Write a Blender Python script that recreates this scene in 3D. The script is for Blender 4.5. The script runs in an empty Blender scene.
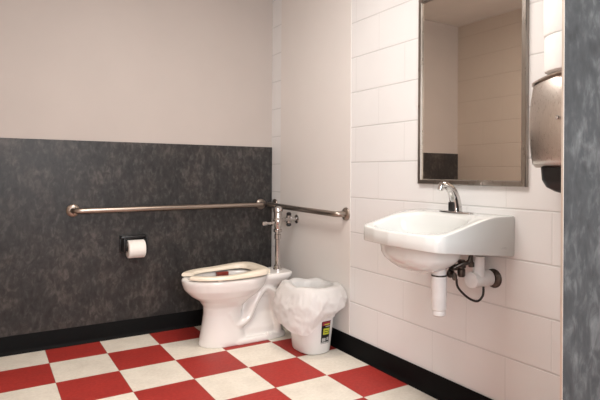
import bpy, bmesh, math, random
from mathutils import Vector, Matrix, noise
random.seed(7)
PI = math.pi
scene = bpy.context.scene
COL = scene.collection

# ------------------------------------------------------------------ materials
class NT:
    def __init__(s, name):
        s.m = bpy.data.materials.new(name); s.m.use_nodes = True
        s.t = s.m.node_tree; s.t.nodes.clear()
        s.out = s.n('ShaderNodeOutputMaterial'); s.b = s.n('ShaderNodeBsdfPrincipled')
        s.l(s.b.outputs[0], s.out.inputs[0])
    def n(s, k, **kw):
        o = s.t.nodes.new(k)
        for a, v in kw.items(): setattr(o, a, v)
        return o
    def l(s, a, b): s.t.links.new(a, b)
    def put(s, sock, v):
        if hasattr(v, 'is_output'): s.l(v, sock)
        else: sock.default_value = v
    def math(s, op, a, b=0.0, c=0.0):
        o = s.n('ShaderNodeMath', operation=op)
        for i, v in enumerate((a, b, c)): s.put(o.inputs[i], v)
        return o.outputs[0]
    def coord(s):
        g = s.n('ShaderNodeTexCoord'); return g.outputs['Object']
    def xyz(s):
        x = s.n('ShaderNodeSeparateXYZ'); s.l(s.coord(), x.inputs[0]); return x.outputs
    def noise(s, scale, detail=4, rough=.5, vec=None, dist=0.0):
        o = s.n('ShaderNodeTexNoise'); o.inputs['Scale'].default_value = scale
        o.inputs['Detail'].default_value = detail; o.inputs['Roughness'].default_value = rough
        o.inputs['Distortion'].default_value = dist
        s.l(vec if vec is not None else s.coord(), o.inputs['Vector']); return o.outputs['Fac']
    def ramp(s, fac, stops):
        o = s.n('ShaderNodeValToRGB'); s.put(o.inputs[0], fac)
        while len(o.color_ramp.elements) < len(stops): o.color_ramp.elements.new(.5)
        for e, (p, c) in zip(o.color_ramp.elements, stops):
            e.position = p; e.color = c if len(c) == 4 else (*c, 1)
        return o.outputs[0]
    def mix(s, fac, a, b, mode='MIX'):
        o = s.n('ShaderNodeMix', data_type='RGBA', blend_type=mode)
        s.put(o.inputs[0], fac)
        for i, v in ((6, a), (7, b)):
            s.put(o.inputs[i], v if hasattr(v, 'is_output') else ((*v, 1) if len(v) == 3 else v))
        return o.outputs[2]
    def bump(s, h, strength=.3, dist=.01):
        o = s.n('ShaderNodeBump'); o.inputs['Strength'].default_value = strength
        o.inputs['Distance'].default_value = dist; s.l(h, o.inputs['Height'])
        s.l(o.outputs[0], s.b.inputs['Normal'])
    def set(s, col=None, rough=None, metal=None, **kw):
        if col is not None: s.put(s.b.inputs['Base Color'], col if hasattr(col, 'is_output') else (*col, 1))
        if rough is not None: s.put(s.b.inputs['Roughness'], rough)
        if metal is not None: s.b.inputs['Metallic'].default_value = metal
        for k, v in kw.items(): s.put(s.b.inputs[k.replace('_', ' ')], v)
        return s.m

def simple(name, col, rough=.5, metal=0.0, var=.06, scale=20, bump=0.0, **kw):
    t = NT(name)
    f = t.noise(scale, 3)
    lo = tuple(c*(1-var) for c in col); hi = tuple(min(1, c*(1+var)) for c in col)
    c = t.ramp(f, [(.3, lo), (.7, hi)])
    if bump: t.bump(t.noise(scale*4, 3), bump, .002)
    return t.set(c, rough, metal, **kw)

TILE = .3048; IW = 4.9915; J0 = .1261
def mat_floor():
    t = NT('checker_vinyl_tile'); x = t.xyz()
    u = t.math('ADD', t.math('DIVIDE', x[0], TILE), IW + 100)
    v = t.math('ADD', t.math('DIVIDE', x[1], -TILE), J0 + 100)
    fu, fv = t.math('FLOOR', u), t.math('FLOOR', v)
    par = t.math('MODULO', t.math('ADD', fu, fv), 2.0)
    cell = t.n('ShaderNodeCombineXYZ'); t.l(fu, cell.inputs[0]); t.l(fv, cell.inputs[1])
    wn = t.n('ShaderNodeTexWhiteNoise', noise_dimensions='2D'); t.l(cell.outputs[0], wn.inputs['Vector'])
    sp = t.noise(60, 5, .7); cl = t.noise(9, 3)
    red = t.ramp(sp, [(.3, (.34, .026, .022)), (.7, (.46, .046, .036))])
    wht = t.ramp(sp, [(.3, (.74, .69, .60)), (.7, (.86, .81, .72))])
    c = t.mix(par, red, wht)
    c = t.mix(1.0, c, t.ramp(wn.outputs['Value'], [(0, (.90, .90, .90)), (1, (1, 1, 1))]), 'MULTIPLY')
    c = t.mix(1.0, c, t.ramp(cl, [(.3, (.9, .89, .88)), (.6, (1, 1, 1))]), 'MULTIPLY')
    def edge(a): return t.math('ABSOLUTE', t.math('SUBTRACT', t.math('FRACT', t.math('ADD', a, .5)), .5))
    e = t.math('MINIMUM', edge(u), edge(v))
    seam = t.math('LESS_THAN', e, .005)
    c = t.mix(t.math('MULTIPLY', seam, .45), c, (.22, .12, .10))
    t.bump(t.noise(140, 3), .05, .002)
    return t.set(c, t.ramp(cl, [(.2, (.5,)*3), (.8, (.62,)*3)]), 0, Specular_IOR_Level=.3)

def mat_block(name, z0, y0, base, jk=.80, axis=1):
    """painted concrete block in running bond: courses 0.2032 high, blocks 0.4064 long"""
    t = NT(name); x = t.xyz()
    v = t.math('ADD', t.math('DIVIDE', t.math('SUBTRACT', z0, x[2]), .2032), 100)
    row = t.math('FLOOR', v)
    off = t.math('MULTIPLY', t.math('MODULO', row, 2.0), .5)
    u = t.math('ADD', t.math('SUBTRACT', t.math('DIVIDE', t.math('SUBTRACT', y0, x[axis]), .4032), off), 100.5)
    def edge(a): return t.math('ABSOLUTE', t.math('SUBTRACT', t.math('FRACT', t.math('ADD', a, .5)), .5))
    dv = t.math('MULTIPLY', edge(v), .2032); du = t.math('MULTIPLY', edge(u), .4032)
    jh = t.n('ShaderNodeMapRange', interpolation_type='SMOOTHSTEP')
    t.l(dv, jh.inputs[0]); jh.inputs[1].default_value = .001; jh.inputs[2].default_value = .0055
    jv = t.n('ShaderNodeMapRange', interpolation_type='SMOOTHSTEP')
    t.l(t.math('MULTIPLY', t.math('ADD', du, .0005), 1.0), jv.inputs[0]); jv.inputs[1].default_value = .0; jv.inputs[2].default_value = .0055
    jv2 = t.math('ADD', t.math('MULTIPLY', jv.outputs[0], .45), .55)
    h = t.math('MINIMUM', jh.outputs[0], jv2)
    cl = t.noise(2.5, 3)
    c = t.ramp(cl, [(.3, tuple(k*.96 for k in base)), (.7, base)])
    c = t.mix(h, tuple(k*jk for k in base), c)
    gr = t.noise(170, 4, .6)
    hh = t.math('ADD', h, t.math('MULTIPLY', gr, .05))
    t.bump(hh, .45, .004)
    return t.set(c, .42, 0, Specular_IOR_Level=.4)

def mat_marble(name, dark, mid, light, scale, rough, tint=None):
    """laminate with soft overlapping brush strokes: three stretched noises picked by a patch mask"""
    t = NT(name); co = t.coord()
    strokes = []
    for k, rot in enumerate(((.5, .6, .4), (-.7, .3, -.6), (.2, -.9, 1.2))):
        mp = t.n('ShaderNodeMapping'); t.l(co, mp.inputs[0])
        mp.inputs['Rotation'].default_value = rot; mp.inputs['Location'].default_value = (k*3.1, k*1.7, k*2.3)
        mp.inputs['Scale'].default_value = (scale*3.0, scale*1.0, scale*1.6)
        strokes.append(t.noise(1.0, 5, .62, mp.outputs[0], .5))
    ma = t.ramp(t.noise(scale*.9, 2, .5), [(.44, (0,)*3), (.56, (1,)*3)])
    mb = t.ramp(t.noise(scale*1.2, 2, .5, None, .3), [(.46, (0,)*3), (.58, (1,)*3)])
    f = t.mix(mb, t.mix(ma, strokes[0], strokes[1]), strokes[2])
    big = t.noise(scale*.55, 4, .6)
    g = t.math('ADD', t.math('MULTIPLY', f, .66), t.math('MULTIPLY', big, .34))
    c = t.ramp(g, [(.36, dark), (.5, mid), (.64, light)])
    if tint: c = t.mix(t.ramp(big, [(.42, (0,)*3), (.62, (1,)*3)]), c, t.mix(1.0, c, tint, 'MULTIPLY'))
    return t.set(c, rough, 0, Specular_IOR_Level=.4)

def mat_brushed(name, col, rough, axis=2, stretch=60):
    t = NT(name)
    mp = t.n('ShaderNodeMapping'); t.l(t.coord(), mp.inputs[0])
    s = [stretch]*3; s[axis] = 2; mp.inputs['Scale'].default_value = s
    f = t.noise(6, 4, .6, mp.outputs[0])
    c = t.ramp(f, [(.25, tuple(k*.85 for k in col)), (.75, col)])
    r = t.ramp(f, [(.2, (rough*.8,)*3), (.8, (rough*1.2,)*3)])
    return t.set(c, r, 1.0)

def mat_bag():
    t = NT('white_bag_film')
    tr = t.n('ShaderNodeBsdfTranslucent'); tr.inputs[0].default_value = (.9, .9, .9, 1)
    tp = t.n('ShaderNodeBsdfTransparent'); tp.inputs[0].default_value = (.97, .97, .97, 1)
    t.set(t.ramp(t.noise(8, 3), [(.3, (.89, .88, .87)), (.7, (.94, .935, .93))]), .32, 0)
    mp = t.n('ShaderNodeMapping'); t.l(t.coord(), mp.inputs[0]); mp.inputs['Scale'].default_value = (1, 1, .6); mp.inputs['Rotation'].default_value = (.5, .4, 0)
    vo = t.n('ShaderNodeTexVoronoi', feature='F1'); vo.inputs['Scale'].default_value = 17; t.l(mp.outputs[0], vo.inputs['Vector'])
    vo2 = t.n('ShaderNodeTexVoronoi', feature='F1'); vo2.inputs['Scale'].default_value = 38; t.l(mp.outputs[0], vo2.inputs['Vector'])
    hh = t.math('ADD', vo.outputs['Distance'], t.math('MULTIPLY', vo2.outputs['Distance'], .3))
    t.bump(hh, .32, .022)
    m1 = t.n('ShaderNodeMixShader'); m1.inputs[0].default_value = .35
    t.l(t.b.outputs[0], m1.inputs[1]); t.l(tr.outputs[0], m1.inputs[2])
    m2 = t.n('ShaderNodeMixShader'); m2.inputs[0].default_value = .16
    t.l(m1.outputs[0], m2.inputs[1]); t.l(tp.outputs[0], m2.inputs[2]); t.l(m2.outputs[0], t.out.inputs[0])
    return t.m

M = dict(
    floor=mat_floor(),
    block=mat_block('white_painted_block', 1.7259, -1.224, (.80, .80, .80)),
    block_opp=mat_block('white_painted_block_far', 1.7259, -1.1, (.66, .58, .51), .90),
    plaster=simple('painted_plaster', (.515, .46, .425), .6, 0, .02, 3, .04),
    ceiling=simple('ceiling_paint', (.70, .67, .63), .8, 0, .03, 6, .05),
    board=simple('white_wall_board', (.755, .725, .70), .38, 0, .02, 2, 0),
    dark=mat_marble('charcoal_laminate', (.012, .0115, .0115), (.030, .028, .0275), (.078, .073, .070), 11, .42, (1.06, .98, .94)),
    slate=mat_marble('slate_laminate', (.014, .016, .018), (.038, .042, .045), (.125, .131, .133), 8, .45),
    rubber=simple('black_vinyl_base', (.003, .003, .0033), .6, 0, .2, 30, Specular_IOR_Level=.12),
    trim_edge=mat_brushed('satin_aluminium_edge', (.82, .76, .70), .4),
    porcelain=simple('white_porcelain', (.81, .785, .765), .09, 0, .01, 4, Coat_Weight=.4),
    porcelain_sink=simple('white_sink_porcelain', (.70, .715, .70), .10, 0, .01, 4, Coat_Weight=.4),
    seat=simple('cream_seat_plastic', (.80, .72, .60), .28, 0, .02, 6),
    chrome=simple('polished_chrome', (.58, .56, .55), .08, 1.0, .03, 10),
    dark_metal=simple('tarnished_dark_fitting', (.10, .085, .075), .35, 1.0, .3, 60),
    steel=mat_brushed('satin_steel_bar', (.40, .345, .30), .30, 1),
    steel_x=mat_brushed('satin_steel_bar_long', (.42, .35, .30), .30, 0),
    frame=mat_brushed('brushed_mirror_frame', (.36, .33, .30), .30, 2, 12),
    cover=mat_brushed('brushed_steel_cover', (.66, .60, .55), .30, 2, 80),
    mirror=simple('mirror_silver', (.66, .60, .535), .015, 1.0, .005, 2),
    black=simple('black_plastic', (.008, .008, .009), .3, 0, .2, 30),
    blackhose=simple('black_hose_rubber', (.012, .011, .011), .4, 0, .2, 30),
    insul=simple('white_insulation_wrap', (.78, .77, .76), .35, 0, .05, 25, .25),
    paper=simple('white_tissue_paper', (.86, .83, .79), .9, 0, .03, 60, .1),
    towel=simple('white_towel_paper', (.95, .96, .955), .9, 0, .02, 60, .1),
    card=simple('brown_cardboard_core', (.35, .25, .17), .8),
    bin=simple('white_bin_plastic', (.80, .795, .79), .25, 0, .02, 8),
    bag=mat_bag(),
    yellow=simple('sticker_yellow_green', (.50, .55, .05), .4, 0, .25, 90),
    redp=simple('sticker_dark_red', (.30, .03, .05), .4, 0, .2, 80),
    grey=simple('grey_print', (.45, .46, .46), .5),
    redpatch=simple('dark_red_patch', (.17, .022, .014), .3, 0, .25, 40),
    water=simple('bowl_water', (.45, .43, .38), .05, 0, .02, 8),
    lamp=None,
)
def mat_emit(name, col, s):
    t = NT(name); t.set((.9, .9, .9), .5); t.b.inputs['Emission Color'].default_value = (*col, 1)
    t.b.inputs['Emission Strength'].default_value = s; t.noise(3); return t.m

# ------------------------------------------------------------------ mesh helpers
def link(name, verts, faces, mats, parent=None, smooth=True, fmat=None, sharp=None):
    me = bpy.data.meshes.new(name); me.from_pydata([tuple(v) for v in verts], [], faces)
    if not isinstance(mats, (list, tuple)): mats = [mats]
    for m in mats: me.materials.append(m)
    if fmat:
        for p, i in zip(me.polygons, fmat): p.material_index = i
    bm = bmesh.new(); bm.from_mesh(me); bmesh.ops.recalc_face_normals(bm, faces=bm.faces); bm.to_mesh(me); bm.free()
    if smooth:
        for p in me.polygons: p.use_smooth = True
        me.set_sharp_from_angle(angle=math.radians(sharp or 40))
    me.update()
    o = bpy.data.objects.new(name, me); COL.objects.link(o)
    if parent: o.parent = parent; o.matrix_parent_inverse = Matrix.Translation(parent.location).inverted()
    return o

def combine(*parts):
    V, F = [], []
    for v, f in parts:
        b = len(V); V += list(v); F += [tuple(i+b for i in q) for q in f]
    return V, F

def loft(rings, cap0=True, cap1=True):
    n = len(rings[0]); V = [Vector(v) for r in rings for v in r]; F = []
    for k in range(len(rings)-1):
        for i in range(n):
            j = (i+1) % n; F.append((k*n+i, k*n+j, (k+1)*n+j, (k+1)*n+i))
    if cap0: F.append(tuple(range(n-1, -1, -1)))
    if cap1: F.append(tuple(range((len(rings)-1)*n, len(rings)*n)))
    return V, F

def tube(path, rad, n=16, cap=True, squash=None):
    path = [Vector(q) for q in path]; rings = []; up = None
    for k, q in enumerate(path):
        d = (path[min(k+1, len(path)-1)] - path[max(k-1, 0)]).normalized()
        if up is None:
            up = Vector((0, 0, 1)) if abs(d.z) < .9 else Vector((0, 1, 0))
        s = d.cross(up).normalized(); up = s.cross(d).normalized()
        r = rad[k] if isinstance(rad, (list, tuple)) else rad
        ring = []
        for i in range(n):
            a = 2*PI*i/n; off = s*math.cos(a)*r + up*math.sin(a)*r
            if squash: off = Vector((off.x*squash[0], off.y*squash[1], off.z*squash[2]))
            ring.append(q+off)
        rings.append(ring)
    return loft(rings, cap, cap)

def curve(pts, n=8):
    """Catmull-Rom through the points"""
    P = [Vector(q) for q in pts]; P = [2*P[0]-P[1]] + P + [2*P[-1]-P[-2]]; out = []
    for k in range(1, len(P)-2):
        for i in range(n):
            t = i/n; a, b, c, d = P[k-1:k+3]
            out.append(.5*((2*b)+(c-a)*t+(2*a-5*b+4*c-d)*t*t+(3*b-a-3*c+d)*t**3))
    out.append(P[-2]); return out

def lathe(c, prof, n=32, axis='z'):
    """prof: list of (radius, height) along the axis from point c"""
    c = Vector(c); rings = []
    for r, h in prof:
        ring = []
        for i in range(n):
            a = 2*PI*i/n; p, q = r*math.cos(a), r*math.sin(a)
            ring.append(c + Vector({'z': (p, q, h), 'x': (h, p, q), 'y': (q, h, p)}[axis]))
        rings.append(ring)
    return loft(rings)

def box(x0, x1, y0, y1, z0, z1, bev=0.0, seg=3):
    bm = bmesh.new(); bmesh.ops.create_cube(bm, size=1)
    for v in bm.verts:
        v.co = Vector(((x0+x1)/2+v.co.x*(x1-x0), (y0+y1)/2+v.co.y*(y1-y0), (z0+z1)/2+v.co.z*(z1-z0)))
    if bev: bmesh.ops.bevel(bm, geom=bm.edges[:], offset=bev, segments=seg, profile=.5, affect='EDGES')
    bm.verts.index_update()
    V = [v.co.copy() for v in bm.verts]; F = [tuple(v.index for v in f.verts) for f in bm.faces]; bm.free()
    return V, F

def thing(name, label, cat, loc, group=None):
    o = bpy.data.objects.new(name, None); COL.objects.link(o); o.location = loc; o.empty_display_size = .05
    return tag(o, label, cat, group)
def tag(o, label, cat, group=None):
    o['label'] = label; o['category'] = cat
    if group: o['group'] = group
    return o
def struct(o, label, cat):
    o['kind'] = 'structure'; o['label'] = label; o['category'] = cat; return o
def sstep(a, b, t):
    t = max(0, min(1, (t-a)/(b-a))); return t*t*(3-2*t)

# ------------------------------------------------------------------ the room
XO, YR, ZC = -2.02, -4.4, 2.45
struct(link('floor', *box(XO-.1, .1, YR-.1, .1, -.1, 0), M['floor'], smooth=False), 'red and white checkerboard vinyl tile floor', 'floor')
struct(link('ceiling', *box(XO-.1, .1, YR-.1, .1, ZC, ZC+.1), M['ceiling'], smooth=False), 'pale painted ceiling seen in the mirror', 'ceiling')
struct(link('wall_left', *box(XO-.1, .1, 0, .1, 0, ZC), M['plaster'], smooth=False), 'smooth beige painted wall above the charcoal wainscot', 'wall')
struct(link('wall_right', *box(0, .1, YR-.1, 0, 0, ZC), M['block'], smooth=False), 'white painted concrete block wall behind the sink', 'wall')
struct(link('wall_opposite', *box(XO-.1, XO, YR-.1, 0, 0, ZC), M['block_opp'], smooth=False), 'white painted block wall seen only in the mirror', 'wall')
struct(link('wall_rear', *box(XO, 0, YR-.1, YR, 0, ZC), M['plaster'], smooth=False), 'beige painted wall behind the viewer', 'wall')
struct(link('trim_1', *box(XO, -.001, -.008, 0, 0, 1.243, .0015, 1), M['dark'], smooth=False), 'charcoal mottled laminate wainscot behind the long grab bar', 'wainscot')
struct(link('trim_2', *box(-.004, 0, -.977, -.141, 0, ZC-.001, .001, 1), M['board'], smooth=False), 'smooth white wall board behind the flush valve', 'wall panel')
def cove(pts_along, prof):
    return loft([[Vector(f(o, z)) for o, z in prof] for f in pts_along])
prof = [(0, 0), (.0, .107), (.0035, .107), (.005, .103), (.005, .022), (.008, .009), (.016, .002), (.018, 0)]
struct(link('baseboard_left', *cove([lambda o, z: (XO, -.008-o, z), lambda o, z: (-.004, -.008-o, z)], prof), M['rubber']), 'black vinyl cove base under the charcoal wainscot', 'baseboard')
struct(link('baseboard_right', *cove([lambda o, z: (-.004-o, -.026, z), lambda o, z: (-.004-o, -2.59, z)], prof), M['rubber']), 'black vinyl cove base along the white block wall', 'baseboard')
# the free end of the slate partition beside the viewer
PX, PY = -.5425, -2.6
struct(link('wall_partition', *box(PX+.006, -.004, PY-.003, PY+.003, 0, ZC, 0), M['slate'], smooth=False), 'slate grey mottled laminate partition at the right edge', 'partition')
struct(link('trim_3', *box(PX+.003, PX+.006, PY-.0032, PY+.0032, .0, ZC, .0006, 2), M['trim_edge'], smooth=False), 'pale metal edge strip on the slate partition', 'edge strip')

# ------------------------------------------------------------------ ceiling light (real fixture, out of frame)
lx, ly = -1.05, -1.75
cl = thing('ceiling_light', 'flat rectangular ceiling light above the room', 'light', (lx, ly, ZC))
link('frame', *combine(box(lx-.32, lx+.32, ly-.62, ly-.6, ZC-.05, ZC), box(lx-.32, lx+.32, ly+.6, ly+.62, ZC-.05, ZC),
     box(lx-.32, lx-.3, ly-.6, ly+.6, ZC-.05, ZC), box(lx+.3, lx+.32, ly-.6, ly+.6, ZC-.05, ZC)), M['ceiling'], cl, smooth=False)
link('diffuser', *box(lx-.3, lx+.3, ly-.6, ly+.6, ZC-.012, ZC-.004), mat_emit('light_diffuser', (1, .93, .84), 1.5), cl, smooth=False)

# ------------------------------------------------------------------ grab bars
def fillet(a, b, c, r, n=8):
    a, b, c = map(Vector, (a, b, c)); u = (a-b).normalized(); v = (c-b).normalized()
    p0, p1 = b+u*r, b+v*r
    return [p0*(1-t)**2 + b*2*t*(1-t) + p1*t*t for t in [i/n for i in range(n+1)]]
def grab_bar(label, A, B, out, mat, axis, wall_off):
    A, B, out = Vector(A), Vector(B), Vector(out); off = out*.068
    o = thing('grab_bar', label, 'grab bar', A, 'steel grab bars beside the toilet')
    path = [A+out*.006] + fillet(A+out*.006, A+off, B+off, .045) + fillet(A+off, B+off, B+out*.006, .045) + [B+out*.006]
    link('rail', *tube(path, .0172, 20), mat, o)
    for P in (A, B):
        s = 1 if (out.x+out.y) > 0 else -1
        link('flange', *lathe(P, [(.039, 0), (.039, s*.004), (.036, s*.008), (.026, s*.011), (.021, s*.014)], 32, axis), mat, o)
    return o
grab_bar('long brushed steel grab bar on the charcoal wainscot', (-1.372, -.008, .817), (-.095, -.008, .822), (0, -1, 0), M['steel_x'], 'y', 0)
grab_bar('shorter steel grab bar on the white wall above the trash can', (-.004, -.062, .822), (-.004, -.938, .812), (-1, 0, 0), M['steel'], 'x', 0)

# ------------------------------------------------------------------ toilet paper
tx, tz = -1.014, .568; ty = -.082
h = thing('toilet_paper_holder', 'black hooded toilet paper holder on the charcoal wainscot', 'paper holder', (tx, -.008, tz))
link('back_plate', *box(tx-.085, tx+.078, -.016, -.008, tz-.03, tz+.082, .003), M['black'], h)
link('hood', *box(tx-.085, tx+.078, -.062, -.014, tz+.062, tz+.080, .004), M['black'], h)
link('arm', *box(tx-.078, tx-.062, -.104, -.012, tz-.022, tz+.07, .005), M['black'], h)
link('arm', *box(tx+.062, tx+.072, -.096, -.012, tz-.014, tz+.07, .004), M['black'], h)
link('spindle', *lathe((tx-.066, ty, tz), [(.011, 0), (.011, .132)], 20, 'x'), M['black'], h)
r = thing('toilet_paper_roll', 'white toilet paper roll held in the black holder', 'toilet paper', (tx, ty, tz))
def roll(c, R, r0, half, axis, n=48):
    return lathe(c, [(r0, -half), (R-.004, -half), (R, -half+.004), (R, half-.004), (R-.004, half), (r0, half), (r0, -half)], n, axis)
def ringfix(vf, n):   # turn a closed lathe profile into a torus-like ring (no caps)
    V, F = vf; return V, [f for f in F if len(f) == 4]
link('paper', *ringfix(roll((tx, ty, tz), .056, .021, .052, 'x'), 48), M['paper'], r)
link('core', *ringfix(lathe((tx, ty, tz), [(.018, -.051), (.021, -.051), (.021, .051), (.018, .051), (.018, -.051)], 32, 'x'), 32), M['card'], r)

# ------------------------------------------------------------------ toilet
TY = -.42
def egg(xf, xb, hw, z, n=56, back_pow=2.6, wide=.45, cy=TY):
    """plan outline: round nose at xf, fuller back at xb, widest at 'wide' of the way from the back"""
    xc = xb + (xf-xb)*wide; ring = []
    for i in range(n):
        a = 2*PI*i/n; c, s = math.cos(a), math.sin(a)
        if c > 0: e = 2.1; L = xf-xc
        else: e = back_pow; L = xc-xb
        x = xc + L*math.copysign(abs(c)**(2/e), c); y = cy + hw*math.copysign(abs(s)**(2/e), s)
        ring.append((x, y, z))
    return ring
def bake(o, mods):
    for m in mods: m(o)
    dg = bpy.context.evaluated_depsgraph_get(); me = bpy.data.meshes.new_from_object(o.evaluated_get(dg))
    o.modifiers.clear(); old = o.data; o.data = me; me.name = o.name
    for p in me.polygons: p.use_smooth = True
    bpy.data.meshes.remove(old)
toilet = thing('toilet', 'white floor mounted porcelain toilet with open front cream seat', 'toilet', (-.45, TY, 0))
bowl = loft([egg(-.716, -.42, .106, 0), egg(-.714, -.42, .106, .03), egg(-.702, -.44, .097, .10), egg(-.688, -.45, .090, .19),
             egg(-.689, -.44, .094, .235), egg(-.712, -.40, .118, .27), egg(-.766, -.35, .150, .305), egg(-.806, -.31, .172, .345),
             egg(-.822, -.29, .181, .385), egg(-.824, -.285, .182, .405), egg(-.820, -.287, .178, .413),
             egg(-.785, -.33, .140, .413), egg(-.778, -.335, .133, .405), egg(-.780, -.335, .138, .37),
             egg(-.74, -.36, .115, .31), egg(-.66, -.40, .065, .25), egg(-.60, -.45, .03, .225)])
deck = loft([egg(-.40, -.175, .085, .33, wide=.5, back_pow=4), egg(-.42, -.125, .105, .365, wide=.5, back_pow=4), egg(-.42, -.108, .118, .385, wide=.5, back_pow=4),
             egg(-.40, -.106, .12, .405, wide=.5, back_pow=4), egg(-.32, -.110, .116, .414, wide=.5, back_pow=4)])
rear = loft([egg(-.60, -.165, .075, .0, back_pow=4), egg(-.60, -.16, .073, .08, back_pow=4), egg(-.60, -.165, .042, .17, back_pow=4),
             egg(-.60, -.155, .042, .26, back_pow=4), egg(-.55, -.135, .085, .34, back_pow=4), egg(-.5, -.15, .10, .375, back_pow=4)])
foot = loft([egg(-.720, -.15, .111, 0, wide=.5, back_pow=5), egg(-.720, -.15, .111, .022, wide=.5, back_pow=5), egg(-.716, -.16, .103, .034, wide=.5, back_pow=5), egg(-.69, -.2, .08, .036, wide=.5, back_pow=5)])
trap = tube(curve([(-.56, TY, .20), (-.51, TY, .12), (-.43, TY, .15), (-.375, TY, .25), (-.31, TY, .325), (-.245, TY, .29), (-.215, TY, .20), (-.21, TY, .10), (-.215, TY, .02)], 8), .042, 20, squash=(1, 2.3, 1))
body = link('bowl', *combine(bowl, deck, rear, foot, trap), M['porcelain'], toilet)
def m1(o):
    m = o.modifiers.new('r', 'REMESH'); m.mode = 'VOXEL'; m.voxel_size = .006; m.use_smooth_shade = True
def m2(o):
    m = o.modifiers.new('s', 'SMOOTH'); m.factor = .5; m.iterations = 4
bake(body, (m1, m2))
link('bowl_water', *lathe((-.62, TY, .262), [(.085, 0), (.085, .001), (.0, .0012)], 32), M['water'], toilet)
# open-front seat, swept around a horseshoe
def seat_outline(t, outer):
    xf, xb, hw = (-.822, -.30, .186) if outer else (-.752, -.365, .118)
    xc = xb+(xf-xb)*.46; c, s = math.cos(t), math.sin(t); e = 2.15 if c > 0 else 4.2
    L = (xf-xc) if c > 0 else (xc-xb)
    return Vector((xc+L*math.copysign(abs(c)**(2/e), c), TY+hw*math.copysign(abs(s)**(2/e), s), 0))
rings = []; N = 96; gap = .36
for k in range(N+1):
    t = gap + (2*PI-2*gap)*k/N
    o_, i_ = seat_outline(t, True), seat_outline(t, False)
    lift = .018*sstep(-.62, -.30, o_.x)
    zb, zt = .419 + lift*.3, .442 + lift
    rings.append([(o_.x, o_.y, zb+.004), (o_.x, o_.y, zt-.009), tuple((o_.lerp(i_, .06)).xy)+(zt-.003,), tuple((o_.lerp(i_, .2)).xy)+(zt,),
                  tuple((o_.lerp(i_, .75)).xy)+(zt-.002,), tuple((o_.lerp(i_, .94)).xy)+(zt-.007,), tuple((i_).xy)+(zt-.013,), tuple((i_).xy)+(zb+.003,),
                  tuple((o_.lerp(i_, .9)).xy)+(zb,), tuple((o_.lerp(i_, .1)).xy)+(zb,)])
seat = link('seat', *loft(rings), M['seat'], toilet)
for s in (-1, 1):
    link('bumper', *box(-.66, -.63, TY+s*.15-.008, TY+s*.15+.008, .411, .4215, .003), M['seat'], seat)
    link('seat_hinge', *combine(lathe((-.285, TY+s*.07, .412), [(.014, 0), (.014, .018), (.009, .026), (.001, .028)], 20), box(-.32, -.275, TY+s*.07-.011, TY+s*.07+.011, .424, .442, .004)), M['seat'], toilet)
    link('bolt_cap', *lathe((-.30, TY+s*.098, .030), [(.014, 0), (.014, .006), (.010, .014), (.001, .018)], 20), M['porcelain'], toilet)
rb = link('red_patch', *box(-.562, -.482, TY+.100, TY+.128, .366, .414, .004), M['redpatch'])  # dark red patch inside the bowl rim, built as a small box
tag(rb, 'small dark red patch inside the rim of the toilet bowl', 'toilet block')

# ------------------------------------------------------------------ flush valve
FX = -.178
fv = thing('flush_valve', 'chrome exposed flush valve rising behind the toilet seat', 'flush valve', (FX, TY, .414))
link('flush_tube', *lathe((FX, TY, .4145), [(.031, 0), (.031, .006), (.026, .010), (.024, .028), (.0195, .032), (.017, .034), (.017, .20), (.022, .204), (.022, .232), (.017, .236), (.017, .26)], 32), M['chrome'], fv)
link('valve_body', *lathe((FX, TY, .66), [(.022, 0), (.028, .004), (.028, .02), (.022, .024), (.025, .05), (.030, .06), (.030, .085), (.027, .09), (.027, .135), (.032, .138), (.032, .155), (.028, .163), (.016, .172), (.001, .175)], 32), M['chrome'], fv)
hz = .722
hd = link('handle', *lathe((FX-.018, TY, hz), [(.013, 0), (.013, -.016), (.017, -.018), (.017, -.030), (.009, -.034), (.0075, -.055), (.011, -.064), (.0135, -.075), (.0135, -.093), (.008, -.099), (.001, -.1)], 24, 'x'), M['chrome'], fv)
link('handle_gasket', *lathe((FX-.034, TY, hz), [(.0185, 0), (.0185, -.004)], 24, 'x'), M['black'], hd)
SX, SY, SZ = -.066, -.372, .738
dv = Vector((SX, SY, SZ)) - Vector((FX, TY, SZ))
link('tailpiece', *tube([Vector((FX, TY, SZ)), Vector((SX, SY, SZ))], .0125, 20), M['chrome'], fv)
link('control_stop', *combine(lathe((SX, SY, SZ-.03), [(.012, 0), (.018, .004), (.018, .056), (.012, .06)], 24), lathe((SX, SY, SZ), [(.014, 0), (.014, .062)], 20, 'x')), M['chrome'], fv)
link('stop_cap', *lathe((SX, SY, SZ+.029), [(.016, 0), (.017, .003), (.017, .012), (.011, .018), (.001, .02)], 24), M['black'], fv)
link('stop_cap', *lathe((SX, SY, SZ-.029), [(.016, 0), (.017, -.003), (.017, -.012), (.011, -.018), (.001, -.02)], 24), M['black'], fv)
link('wall_escutcheon', *lathe((-.004, SY, SZ), [(.03, 0), (.03, -.003), (.018, -.010), (.015, -.012)], 28, 'x'), M['chrome'], fv)

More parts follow.
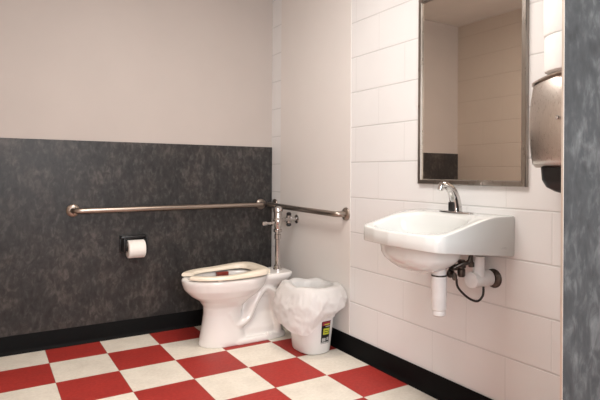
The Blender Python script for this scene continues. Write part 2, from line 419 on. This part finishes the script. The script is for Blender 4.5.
# ------------------------------------------------------------------ trash can and its bag
CX, CY = -.157, -.797
def oval(rx, ry, z, n=64, e=2.6, cx=CX, cy=CY):
    return [(cx+rx*math.copysign(abs(math.cos(a))**(2/e), math.cos(a)), cy+ry*math.copysign(abs(math.sin(a))**(2/e), math.sin(a)), z) for a in [2*PI*i/n for i in range(n)]]
can = thing('trash_can', 'small white plastic trash can on the floor beside the toilet', 'trash can', (CX, CY, 0))
def wall_r(z): return .096+.036*z/.37, .118+.044*z/.37
rs = []
for z in (0.0, .004, .01, .1, .2, .3, .36): 
    rx, ry = wall_r(z); d = {0.0: .012, .004: .004}.get(z, 0); rs.append(oval(rx-d, ry-d, z))
rx, ry = wall_r(.36); rs += [oval(rx+.006, ry+.006, .362), oval(rx+.006, ry+.006, .370), oval(rx-.002, ry-.002, .372)]
for z in (.36, .2, .012): 
    rx, ry = wall_r(z); rs.append(oval(rx-.004, ry-.004, z))
link('bin', *loft(rs), M['bin'], can)
# sticker on the wall of the bin, towards the viewer's right
def on_can(a, z, off):
    rx, ry = wall_r(z); e = 2.6
    c, s = math.cos(a), math.sin(a)
    return Vector((CX+(rx+off)*math.copysign(abs(c)**(2/e), c), CY+(ry+off)*math.copysign(abs(s)**(2/e), s), z))
def patch(a0, a1, z0, z1, off, na=6, nz=3):
    V, F = [], []
    for j in range(nz+1):
        for i in range(na+1): V.append(on_can(a0+(a1-a0)*i/na, z0+(z1-z0)*j/nz, off))
    for j in range(nz):
        for i in range(na):
            b = j*(na+1)+i; F.append((b, b+1, b+na+2, b+na+1))
    return V, F
A0, A1 = math.radians(-94), math.radians(-70)
def stk(fa, fb, za, zb, off): return patch(A0+(A1-A0)*fa, A0+(A1-A0)*fb, za, zb, off)
pcs = [(stk(0, 1, .065, .198, .0008), 0), (stk(.06, .94, .172, .195, .0013), 1), (stk(.16, .9, .118, .155, .0013), 2),
       (stk(.3, .9, .163, .169, .0013), 3), (stk(.1, .42, .078, .098, .0013), 3), (stk(.55, .88, .082, .101, .0013), 3),
       (stk(.24, .82, .128, .132, .0018), 0), (stk(.24, .7, .140, .144, .0018), 0), (stk(.2, .8, .176, .182, .0018), 2), (stk(.0, .9, .066, .074, .0013), 3)]
V, F = combine(*[q for q, _ in pcs]); fm = [k for (q, k) in pcs for _ in q[1]]
lab = link('sticker', V, F, [M['black'], M['redp'], M['yellow'], M['grey']], can, fmat=fm)
lab['label'] = 'black sticker with red top band and yellow green block'

def bag_mesh():
    rnd = random.Random(3); n, V, F = 144, [], []
    vr = Vector((.84, -.54, 0)); vf = Vector((-.54, -.84, 0))
    prof = []
    for k in range(7): prof.append(('in', k/6))
    for k in range(1, 27): prof.append(('out', k/26))
    for kind, s in prof:
        for i in range(n):
            a = 2*PI*i/n; d = Vector((math.cos(a), math.sin(a), 0))
            u = d.dot(vr); f = d.dot(vf)
            e = 2.4; c_, s_ = math.cos(a), math.sin(a)
            base = Vector((math.copysign(abs(c_)**(2/e), c_)*.142, math.copysign(abs(s_)**(2/e), s_)*.173, 0))
            nz = noise.noise(Vector((c_*2.2, s_*2.2, s*2.0+5)))
            nz2 = noise.noise(Vector((c_*5, s_*5, s*3.5+9)))
            crease = 1-abs(noise.noise(Vector((c_*3.1+2, s_*3.1, s*2.2))))*2.2
            rim = .392 + .014*noise.noise(Vector((c_*2.5, s_*2.5, 1))) + .006*f
            if kind == 'in':
                r = base*(.74+.13*s) ; z = .25 + (rim-.25)*s
                r = r*(1+.03*nz2)
            else:
                hem = .148 + .062*sstep(-.2, .35, u) + .055*sstep(.3, 1, u) + .035*sstep(-.5, -1, u) + .012*noise.noise(Vector((c_*4, s_*4, 3)))
                z = rim - (rim-hem)*max(0, s-.05)/.95 if s > .05 else rim
                pl = math.sin(min(1, s*1.05)*PI*.82); pr = math.sin(min(1, s*1.5)*PI/2)*(1-.12*sstep(.85, 1, s)); k_ = sstep(.15, -.35, u); puff = pl*(1-k_)+pr*k_
                grow = .036*puff + .016*sstep(0, .1, s) + (.008*sstep(.2, -.9, u)*puff)
                grow += .010*nz*sstep(.05, .3, s) + .004*nz2*sstep(.05, .3, s) + .005*crease*sstep(.1, .4, s)
                q1 = abs(((a*2.3 + s*1.6 + .35*nz) % 1.0)-.5)*2; q2 = abs(((a*1.5 - s*2.1 + .5*nz2) % 1.0)-.5)*2
                grow += (.007*(q1**5) + .006*(q2**6))*sstep(.08, .35, s)
                grow -= .022*sstep(.72, 1.0, s)*(.1+1.2*sstep(-.3, .6, u))
                grow += .0022*(1-abs(noise.noise(Vector((c_*7+z*12, s_*7, z*22))))*3)*sstep(.1, .4, s)
                r = base + d*max(grow, -.004 + .012)
            p = Vector((CX, CY, z)) + r
            p.x = min(p.x, -.010 - .004*(1+nz2))
            V.append(p)
    m = len(prof)
    for k in range(m-1):
        for i in range(n):
            j = (i+1) % n; F.append((k*n+i, k*n+j, (k+1)*n+j, (k+1)*n+i))
    # slack bottom of the liner inside the bin
    F.append(tuple(range(n-1, -1, -1)))
    return V, F
bag = link('trash_bag', *bag_mesh(), M['bag'], sharp=180)
tag(bag, 'thin white plastic bag lining and overhanging the trash can', 'trash bag')

# ------------------------------------------------------------------ sink
SYC, SHW, SD = -1.825, .245, .452
bx, by, brx, bry = -.285, SYC, .135, .198
def ztop(x): return .886 - .066*sstep(-.02, -.47, 0) if False else .886 - .062*sstep(.09, .46, -x)
def zbot(x): return .721 + .045*(-x/.45)
poly = [(-.002, SYC+SHW-.006), (-.25, SYC+SHW-.008), (-.375, SYC+SHW-.011), (-.398, SYC+SHW-.02), (-.416, SYC+SHW-.042), (-.444, SYC+.10), (-.456, SYC), (-.452, SYC-.10),
        (-.440, SYC-SHW+.055), (-.424, SYC-SHW+.018), (-.395, SYC-SHW+.002), (-.25, SYC-SHW), (-.002, SYC-SHW)]
def ray_poly(c, d):
    best = 9
    for k in range(len(poly)):
        p, q = Vector(poly[k]), Vector(poly[(k+1) % len(poly)]); e = q-p
        den = d.x*e.y-d.y*e.x
        if abs(den) < 1e-9: continue
        w = p-c; t = (w.x*e.y-w.y*e.x)/den; s = (w.x*d.y-w.y*d.x)/den
        if t > 0 and -1e-6 <= s <= 1+1e-6: best = min(best, t)
    return best
def sink_mesh():
    n = 160; c = Vector((bx, by)); angs = [2*PI*i/n for i in range(n)]
    extra = [math.atan2(p[1]-by, p[0]-bx) % (2*PI) for p in (poly[0], poly[-1])]
    for e in extra:
        k = min(range(n), key=lambda i: abs(angs[i]-e)); angs[k] = e
    D = [Vector((math.cos(a), math.sin(a))) for a in angs]
    outer = [ray_poly(c, d) for d in D]
    def basin(d, s):
        e = 2.7; t = (abs(d.x/brx)**e+abs(d.y/bry)**e)**(-1/e); return t*s
    rings = []
    def ring(fr, fz):
        r = []
        for d, o in zip(D, outer):
            t = fr(d, o); p = c+d*t; r.append((p.x, p.y, fz(p.x)))
        rings.append(r)
    # underside: bowl bulge, then apron bottom, apron, rim, basin
    ub = lambda s: (lambda d, o: min(basin(d, s*1.04), o-.03))
    ring(ub(.10), lambda x: .650); ring(ub(.30), lambda x: .652); ring(ub(.47), lambda x: .661); ring(ub(.64), lambda x: .680); ring(ub(.78), lambda x: .702)
    ring(ub(.84), lambda x: .722); ring(ub(.87), lambda x: zbot(x)+.006)
    ring(lambda d, o: o-.02, lambda x: zbot(x)+.002); ring(lambda d, o: o-.003, lambda x: zbot(x)); ring(lambda d, o: o, lambda x: zbot(x)+.003)
    ring(lambda d, o: o, lambda x: (zbot(x)+ztop(x))/2)
    ring(lambda d, o: o, lambda x: ztop(x)-.006); ring(lambda d, o: o-.0018, lambda x: ztop(x)-.0018); ring(lambda d, o: o-.006, lambda x: ztop(x))
    ring(lambda d, o: max(basin(d, 1.0)+.012, min(o-.014, basin(d, 1.0)+(o-basin(d, 1.0))*.3)), lambda x: ztop(x)-.001)
    ring(lambda d, o: basin(d, 1.0)+.004, lambda x: ztop(x)-.004); ring(lambda d, o: basin(d, 1.0), lambda x: ztop(x)-.012)
    ring(lambda d, o: basin(d, .95), lambda x: ztop(x)*.7+.3*.71); ring(lambda d, o: basin(d, .86), lambda x: .745)
    ring(lambda d, o: basin(d, .7), lambda x: .72); ring(lambda d, o: basin(d, .45), lambda x: .707); ring(lambda d, o: basin(d, .12), lambda x: .700)
    return loft(rings)
sink = thing('sink', 'white wall hung porcelain sink under the mirror', 'sink', (-.22, SYC, .652))
link('basin', *sink_mesh(), M['porcelain_sink'], sink, sharp=60)
link('drain_grate', *lathe((bx, by, .7005), [(.022, 0), (.022, .003), (.017, .004), (.015, .002), (.001, .002)], 28), M['chrome'], sink)
lg = link('logo', *combine(box(-.085, -.045, SYC-SHW-.0006, SYC-SHW, .757, .7585), box(-.078, -.052, SYC-SHW-.0006, SYC-SHW, .7605, .7625), box(-.06, -.045, SYC-SHW-.0006, SYC-SHW, .7535, .7545)), M['grey'], sink, smooth=False)
lg['label'] = 'faint grey printed mark'
# brackets / dark fittings under the rear of the basin
link('wall_bracket', *box(-.05, -.004, SYC-.10, SYC+.10, .66, .72, .006), M['porcelain_sink'], sink)

# faucet
FAX, FAY = -.078, -1.835; FZ = .8862
fa = thing('faucet', 'chrome sensor faucet with curved spout on the sink deck', 'faucet', (FAX, FAY, FZ))
def deck_plate():
    n = 48; rr = []
    for z, k in ((0, 0), (.0035, 0), (.005, .003)):
        ring = []
        for i in range(n):
            a = 2*PI*i/n; ring.append((FAX+(.026-k)*math.cos(a), FAY+(.078-k)*math.sin(a) + 0, FZ+z))
            ring[-1] = (FAX+(.026-k)*math.copysign(abs(math.cos(a))**.7, math.cos(a)), FAY+(.09-k)*math.copysign(abs(math.sin(a))**.7, math.sin(a)), FZ+z)
        rr.append(ring)
    return loft(rr)
link('deck_plate', *deck_plate(), M['chrome'], fa)
sp = curve([(FAX, FAY, FZ+.004), (FAX-.002, FAY, FZ+.03), (FAX-.012, FAY, FZ+.07), (FAX-.034, FAY, FZ+.102), (FAX-.066, FAY, FZ+.118), (FAX-.092, FAY, FZ+.120)], 6)
rads = [.027-.0125*sstep(0, 1, k/(len(sp)-1)) for k in range(len(sp))]
spout = link('spout', *tube(sp, rads, 24), M['chrome'], fa)
link('aerator', *tube([(FAX-.088, FAY, FZ+.122), (FAX-.094, FAY, FZ+.108), (FAX-.098, FAY, FZ+.098)], [.0125, .0125, .011], 20), M['chrome'], spout)
link('sensor_window', *box(FAX-.034, FAX-.015, FAY-.0145, FAY+.0145, FZ+.006, FZ+.046, .004), M['black'], fa)

# drain pipe, angle stop and hoses under the sink
DX, DY = -.225, -1.878
dp = thing('drain_pipe', 'white wrapped drain pipe hanging straight down under the sink', 'pipe', (DX, DY, .47))
link('pipe_wrap', *lathe((DX, DY, .478), [(.001, -.012), (.020, -.011), (.027, -.006), (.028, .006), (.025, .012), (.0305, .018), (.0315, .08), (.032, .155)], 28), M['insul'], dp)
link('slip_nut', *lathe((DX, DY, .632), [(.032, 0), (.032, .006)], 28), M['dark_metal'], dp)
link('tailpiece', *lathe((DX, DY, .637), [(.029, 0), (.030, .02), (.030, .03)], 28), M['insul'], dp)
VY, VZ = -1.957, .618
vp = thing('supply_pipe', 'white wrapped supply stub and riser coming from the wall under the sink', 'pipe', (0, VY, VZ))
link('wall_flange', *lathe((0, VY-.015, VZ-.002), [(.040, 0), (.040, -.003), (.034, -.010), (.022, -.014)], 28, 'x'), M['dark_metal'], vp)
link('stub_wrap', *tube(curve([(-.006, VY-.005, VZ), (-.06, VY, VZ), (-.115, VY, VZ), (-.128, VY, VZ)], 5), [.022]+[.033]*13+[.029, .018], 24), M['insul'], vp)
link('riser_wrap', *tube([(-.085, VY-.005, VZ+.005), (-.085, VY-.007, VZ+.05), (-.085, VY-.008, .715)], [.026, .024, .024], 20), M['insul'], vp)
fit_ = thing('shutoff_valve', 'dark tarnished valve fittings between the drain and wrapped stub', 'valve', (-.15, -1.925, .66))
link('valve_body', *combine(lathe((-.150, -1.93, .630), [(.012, 0), (.016, .006), (.016, .03), (.011, .034), (.011, .055), (.015, .057), (.015, .07)], 20), lathe((-.19, -1.915, .668), [(.009, 0), (.013, .004), (.013, .05), (.009, .075)], 18, 'x')), M['dark_metal'], fit_)
link('valve_handle', *combine(lathe((-.172, -1.90, .640), [(.016, 0), (.019, .004), (.019, .012), (.012, .016)], 18, 'y'), box(-.178, -.166, -1.915, -1.885, .655, .69, .003)), M['dark_metal'], fit_)
link('tube_nut', *lathe((-.12, -1.955, .672), [(.012, 0), (.012, .018), (.008, .022), (.008, .05)], 6), M['dark_metal'], fit_)
link('tube_nut', *lathe((-.19, -1.93, .62), [(.007, 0), (.010, .003), (.010, .02), (.006, .03)], 6), M['dark_metal'], fit_)
ho = link('supply_hose', *tube(curve([(-.185, -1.935, .625), (-.178, -1.935, .594), (-.150, -1.940, .562), (-.115, -1.950, .536), (-.085, -1.96, .528), (-.066, -1.967, .545), (-.060, -1.968, .565), (-.058, -1.966, .586)], 8), .0048, 12), M['blackhose'])
tag(ho, 'thin black hose looping below the sink', 'hose')
ho2 = link('sink_overflow_hose', *tube(curve([(-.20, -1.935, .672), (-.17, -1.955, .69), (-.155, -1.962, .692), (-.145, -1.967, .70), (-.14, -1.97, .719)], 8), .009, 12), M['dark_metal'])
ho2.name = 'braided_hose'
tag(ho2, 'short dark braided hose tucked up under the sink apron', 'hose')

# ------------------------------------------------------------------ mirror
my0, my1, mz0, mz1 = -2.131, -1.537, 1.004, 1.909
mi = thing('wall_mirror', 'rectangular wall mirror in a brushed steel frame above the sink', 'mirror', (0, (my0+my1)/2, mz0))
fw = .024
def frame_mesh():
    prof = [(0, 0), (0, .015), (.003, .018), (fw-.004, .018), (fw, .014), (fw, .006), (fw, 0)]   # (inset, out)
    rings = []
    for sy, sz in ((0, 0), (1, 0), (1, 1), (0, 1), (0, 0)):
        ring = []
        for i, o in prof:
            y = (my0+i) if sy == 0 else (my1-i); z = (mz0+i) if sz == 0 else (mz1-i); ring.append((-o, y, z))
        rings.append(ring)
    V, F = loft(rings, False, False); return V, F
link('frame', *frame_mesh(), M['frame'], mi, sharp=20)
link('mirror_glass', *box(-.008, -.001, my0+fw-.003, my1-fw+.003, mz0+fw-.003, mz1-fw+.003), M['mirror'], mi, smooth=False)

# ------------------------------------------------------------------ towel dispenser and the rolls on it
dy1, dy0 = -2.245, -2.553; dz0, dz1 = 1.078, 1.364
td = thing('towel_dispenser', 'brushed stainless paper towel dispenser right of the mirror', 'towel dispenser', (0, (dy0+dy1)/2, dz0))
def cover_mesh():
    rings = []; n = 40
    ym = (dy0+dy1)/2; hw = (dy1-dy0)/2
    for k in range(25):
        f = k/24; depth = .158 + .050*math.sin(PI*(.12+.80*f)) if True else 0
        depth = .170 + .026*(1-((f-.50)/.52)**2)
        if f < .06: depth -= .02*(1-f/.06)**2
        ring = []
        for i in range(n+1):
            a = -1+2*i/n; y = ym+hw*a
            x = -depth*(1-.10*a*a) ; 
            if abs(a) > .9: x += depth*.10*((abs(a)-.9)/.1)**2
            z = dz0+(dz1-dz0)*f + f*.030*(1-a*a)
            ring.append((x, y, z))
        ring += [(-.001, dy1, ring[-1][2]), (-.001, dy0, ring[0][2])]
        rings.append(ring)
    return loft(rings)
link('cover', *cover_mesh(), M['cover'], td)
def lid_mesh(za, zb, grow):
    n = 40; ym = (dy0+dy1)/2; hw = (dy1-dy0)/2+grow; rings = []
    for zz in (za, zb):
        ring = []
        for i in range(n+1):
            a = -1+2*i/n; x = -(.176+grow)*(1-.10*a*a)
            if abs(a) > .9: x += .0165*((abs(a)-.9)/.1)**2
            ring.append((x, ym+hw*a, dz1+zz+.030*(1-a*a)))
        ring += [(-.001, ym+hw, ring[-1][2]), (-.001, ym-hw, ring[0][2])]
        rings.append(ring)
    return loft(rings)
link('lid_gap', *lid_mesh(.000, .005, -.004), M['black'], td)
link('lid', *lid_mesh(.005, .011, .002), M['cover'], td)
link('lock', *lathe((-.197, -2.375, 1.245), [(.007, 0), (.007, -.006), (.005, -.008)], 18, 'x'), M['chrome'], td)
bb = [(-.02, -2.50), (-.02, -2.295)]
def base_mesh():
    rings = []
    for z, x0, y1 in ((dz0+.001, -.155, -2.272), (1.035, -.152, -2.274), (1.01, -.144, -2.285), (.994, -.128, -2.308), (.982, -.10, -2.34)):
        y0 = -4.812 - y1; ring = []
        n = 10
        for (cx_, cy_, a0) in ((x0+.03, y1-.03, 90), (x0+.03, y0+.03, 180)):
            for i in range(n+1):
                a = math.radians(a0+90*i/n); ring.append((cx_+.03*math.cos(a), cy_+.03*math.sin(a), z))
        ring += [(-.001, y0, z), (-.001, y1, z)]
        rings.append(ring)
    return loft(rings)
link('towel_outlet', *base_mesh(), M['black'], td)
def towel_roll(z, h, cx, cy, label):
    R = .098
    o = thing('paper_towel_roll', label, 'paper towel roll', (cx, cy, z), 'paper towel rolls stacked on the dispenser')
    link('paper', *ringfix(lathe((cx, cy, z), [(.024, 0), (R-.008, 0), (R-.002, .003), (R, .010), (R, h-.010), (R-.002, h-.003), (R-.008, h), (.024, h), (.024, 0)], 56), 56), M['towel'], o)
    link('core', *ringfix(lathe((cx, cy, z), [(.021, .001), (.0235, .001), (.0235, h-.001), (.021, h-.001), (.021, .001)], 32), 32), M['card'], o)
ztd = dz1+.0415
towel_roll(ztd, .124, -.112, -2.385, 'white paper towel roll resting directly on the steel dispenser')
towel_roll(ztd+.1245, .14, -.110, -2.380, 'white paper towel roll on top of another roll, cut by the photo edge')

# ------------------------------------------------------------------ lights
def area(name, loc, target, sx, sy, power, col):
    l = bpy.data.lights.new(name, 'AREA'); l.shape = 'RECTANGLE'; l.size = sx; l.size_y = sy; l.energy = power; l.color = col
    o = bpy.data.objects.new(name, l); COL.objects.link(o); o.location = loc
    o.rotation_euler = (Vector(target)-Vector(loc)).to_track_quat('-Z', 'Y').to_euler(); return o
area('ceiling_lamp', (lx, ly, ZC-.03), (lx, ly, 0), .6, 1.2, 26, (1, .94, .88))
area('frontal_fill', (-1.35, -4.1, 1.5), (-.3, -1.2, .7), 1.0, 1.3, 54, (.94, .97, 1))  # unseen frontal fill added behind the camera; the rear wall has no opening
sp_ = bpy.data.lights.new('ceiling_spot', 'SPOT'); sp_.energy = 52; sp_.color = (1, .86, .70); sp_.spot_size = math.radians(62); sp_.spot_blend = .9; sp_.shadow_soft_size = .12
so = bpy.data.objects.new('ceiling_spot', sp_); COL.objects.link(so); so.location = (-.5, -1.35, ZC-.06)
so.rotation_euler = (Vector((-.98, -.82, 0))-so.location).to_track_quat('-Z', 'Y').to_euler()
w = bpy.data.worlds.new('world'); scene.world = w; w.use_nodes = True
w.node_tree.nodes['Background'].inputs[0].default_value = (.9, .92, 1, 1); w.node_tree.nodes['Background'].inputs[1].default_value = .2

# ------------------------------------------------------------------ camera (solved from the tile grid and block courses)
f, cxl, cyl, czl, yaw, pit, rol, shy = (513.60879, -1.82634, -3.38792, 1.05497, 0.54946, 0.00073, 0.00631, -27.68935)
fwv = Vector((math.sin(yaw)*math.cos(pit), math.cos(yaw)*math.cos(pit), math.sin(pit)))
rv = fwv.cross(Vector((0, 0, 1))).normalized(); uv = rv.cross(fwv)
r2 = rv*math.cos(rol)+uv*math.sin(rol); u2 = uv*math.cos(rol)-rv*math.sin(rol)
cd = bpy.data.cameras.new('camera'); cam = bpy.data.objects.new('camera', cd); COL.objects.link(cam)
cd.sensor_width = 36; cd.sensor_fit = 'HORIZONTAL'; cd.lens = f/600*36; cd.shift_y = shy/600; cd.clip_start = .02
cam.matrix_world = Matrix(((r2.x, u2.x, -fwv.x, cxl), (r2.y, u2.y, -fwv.y, cyl), (r2.z, u2.z, -fwv.z, czl), (0, 0, 0, 1)))
scene.camera = cam
scene.view_settings.view_transform = 'Standard'; scene.view_settings.look = 'None'
scene.view_settings.exposure = 0.0
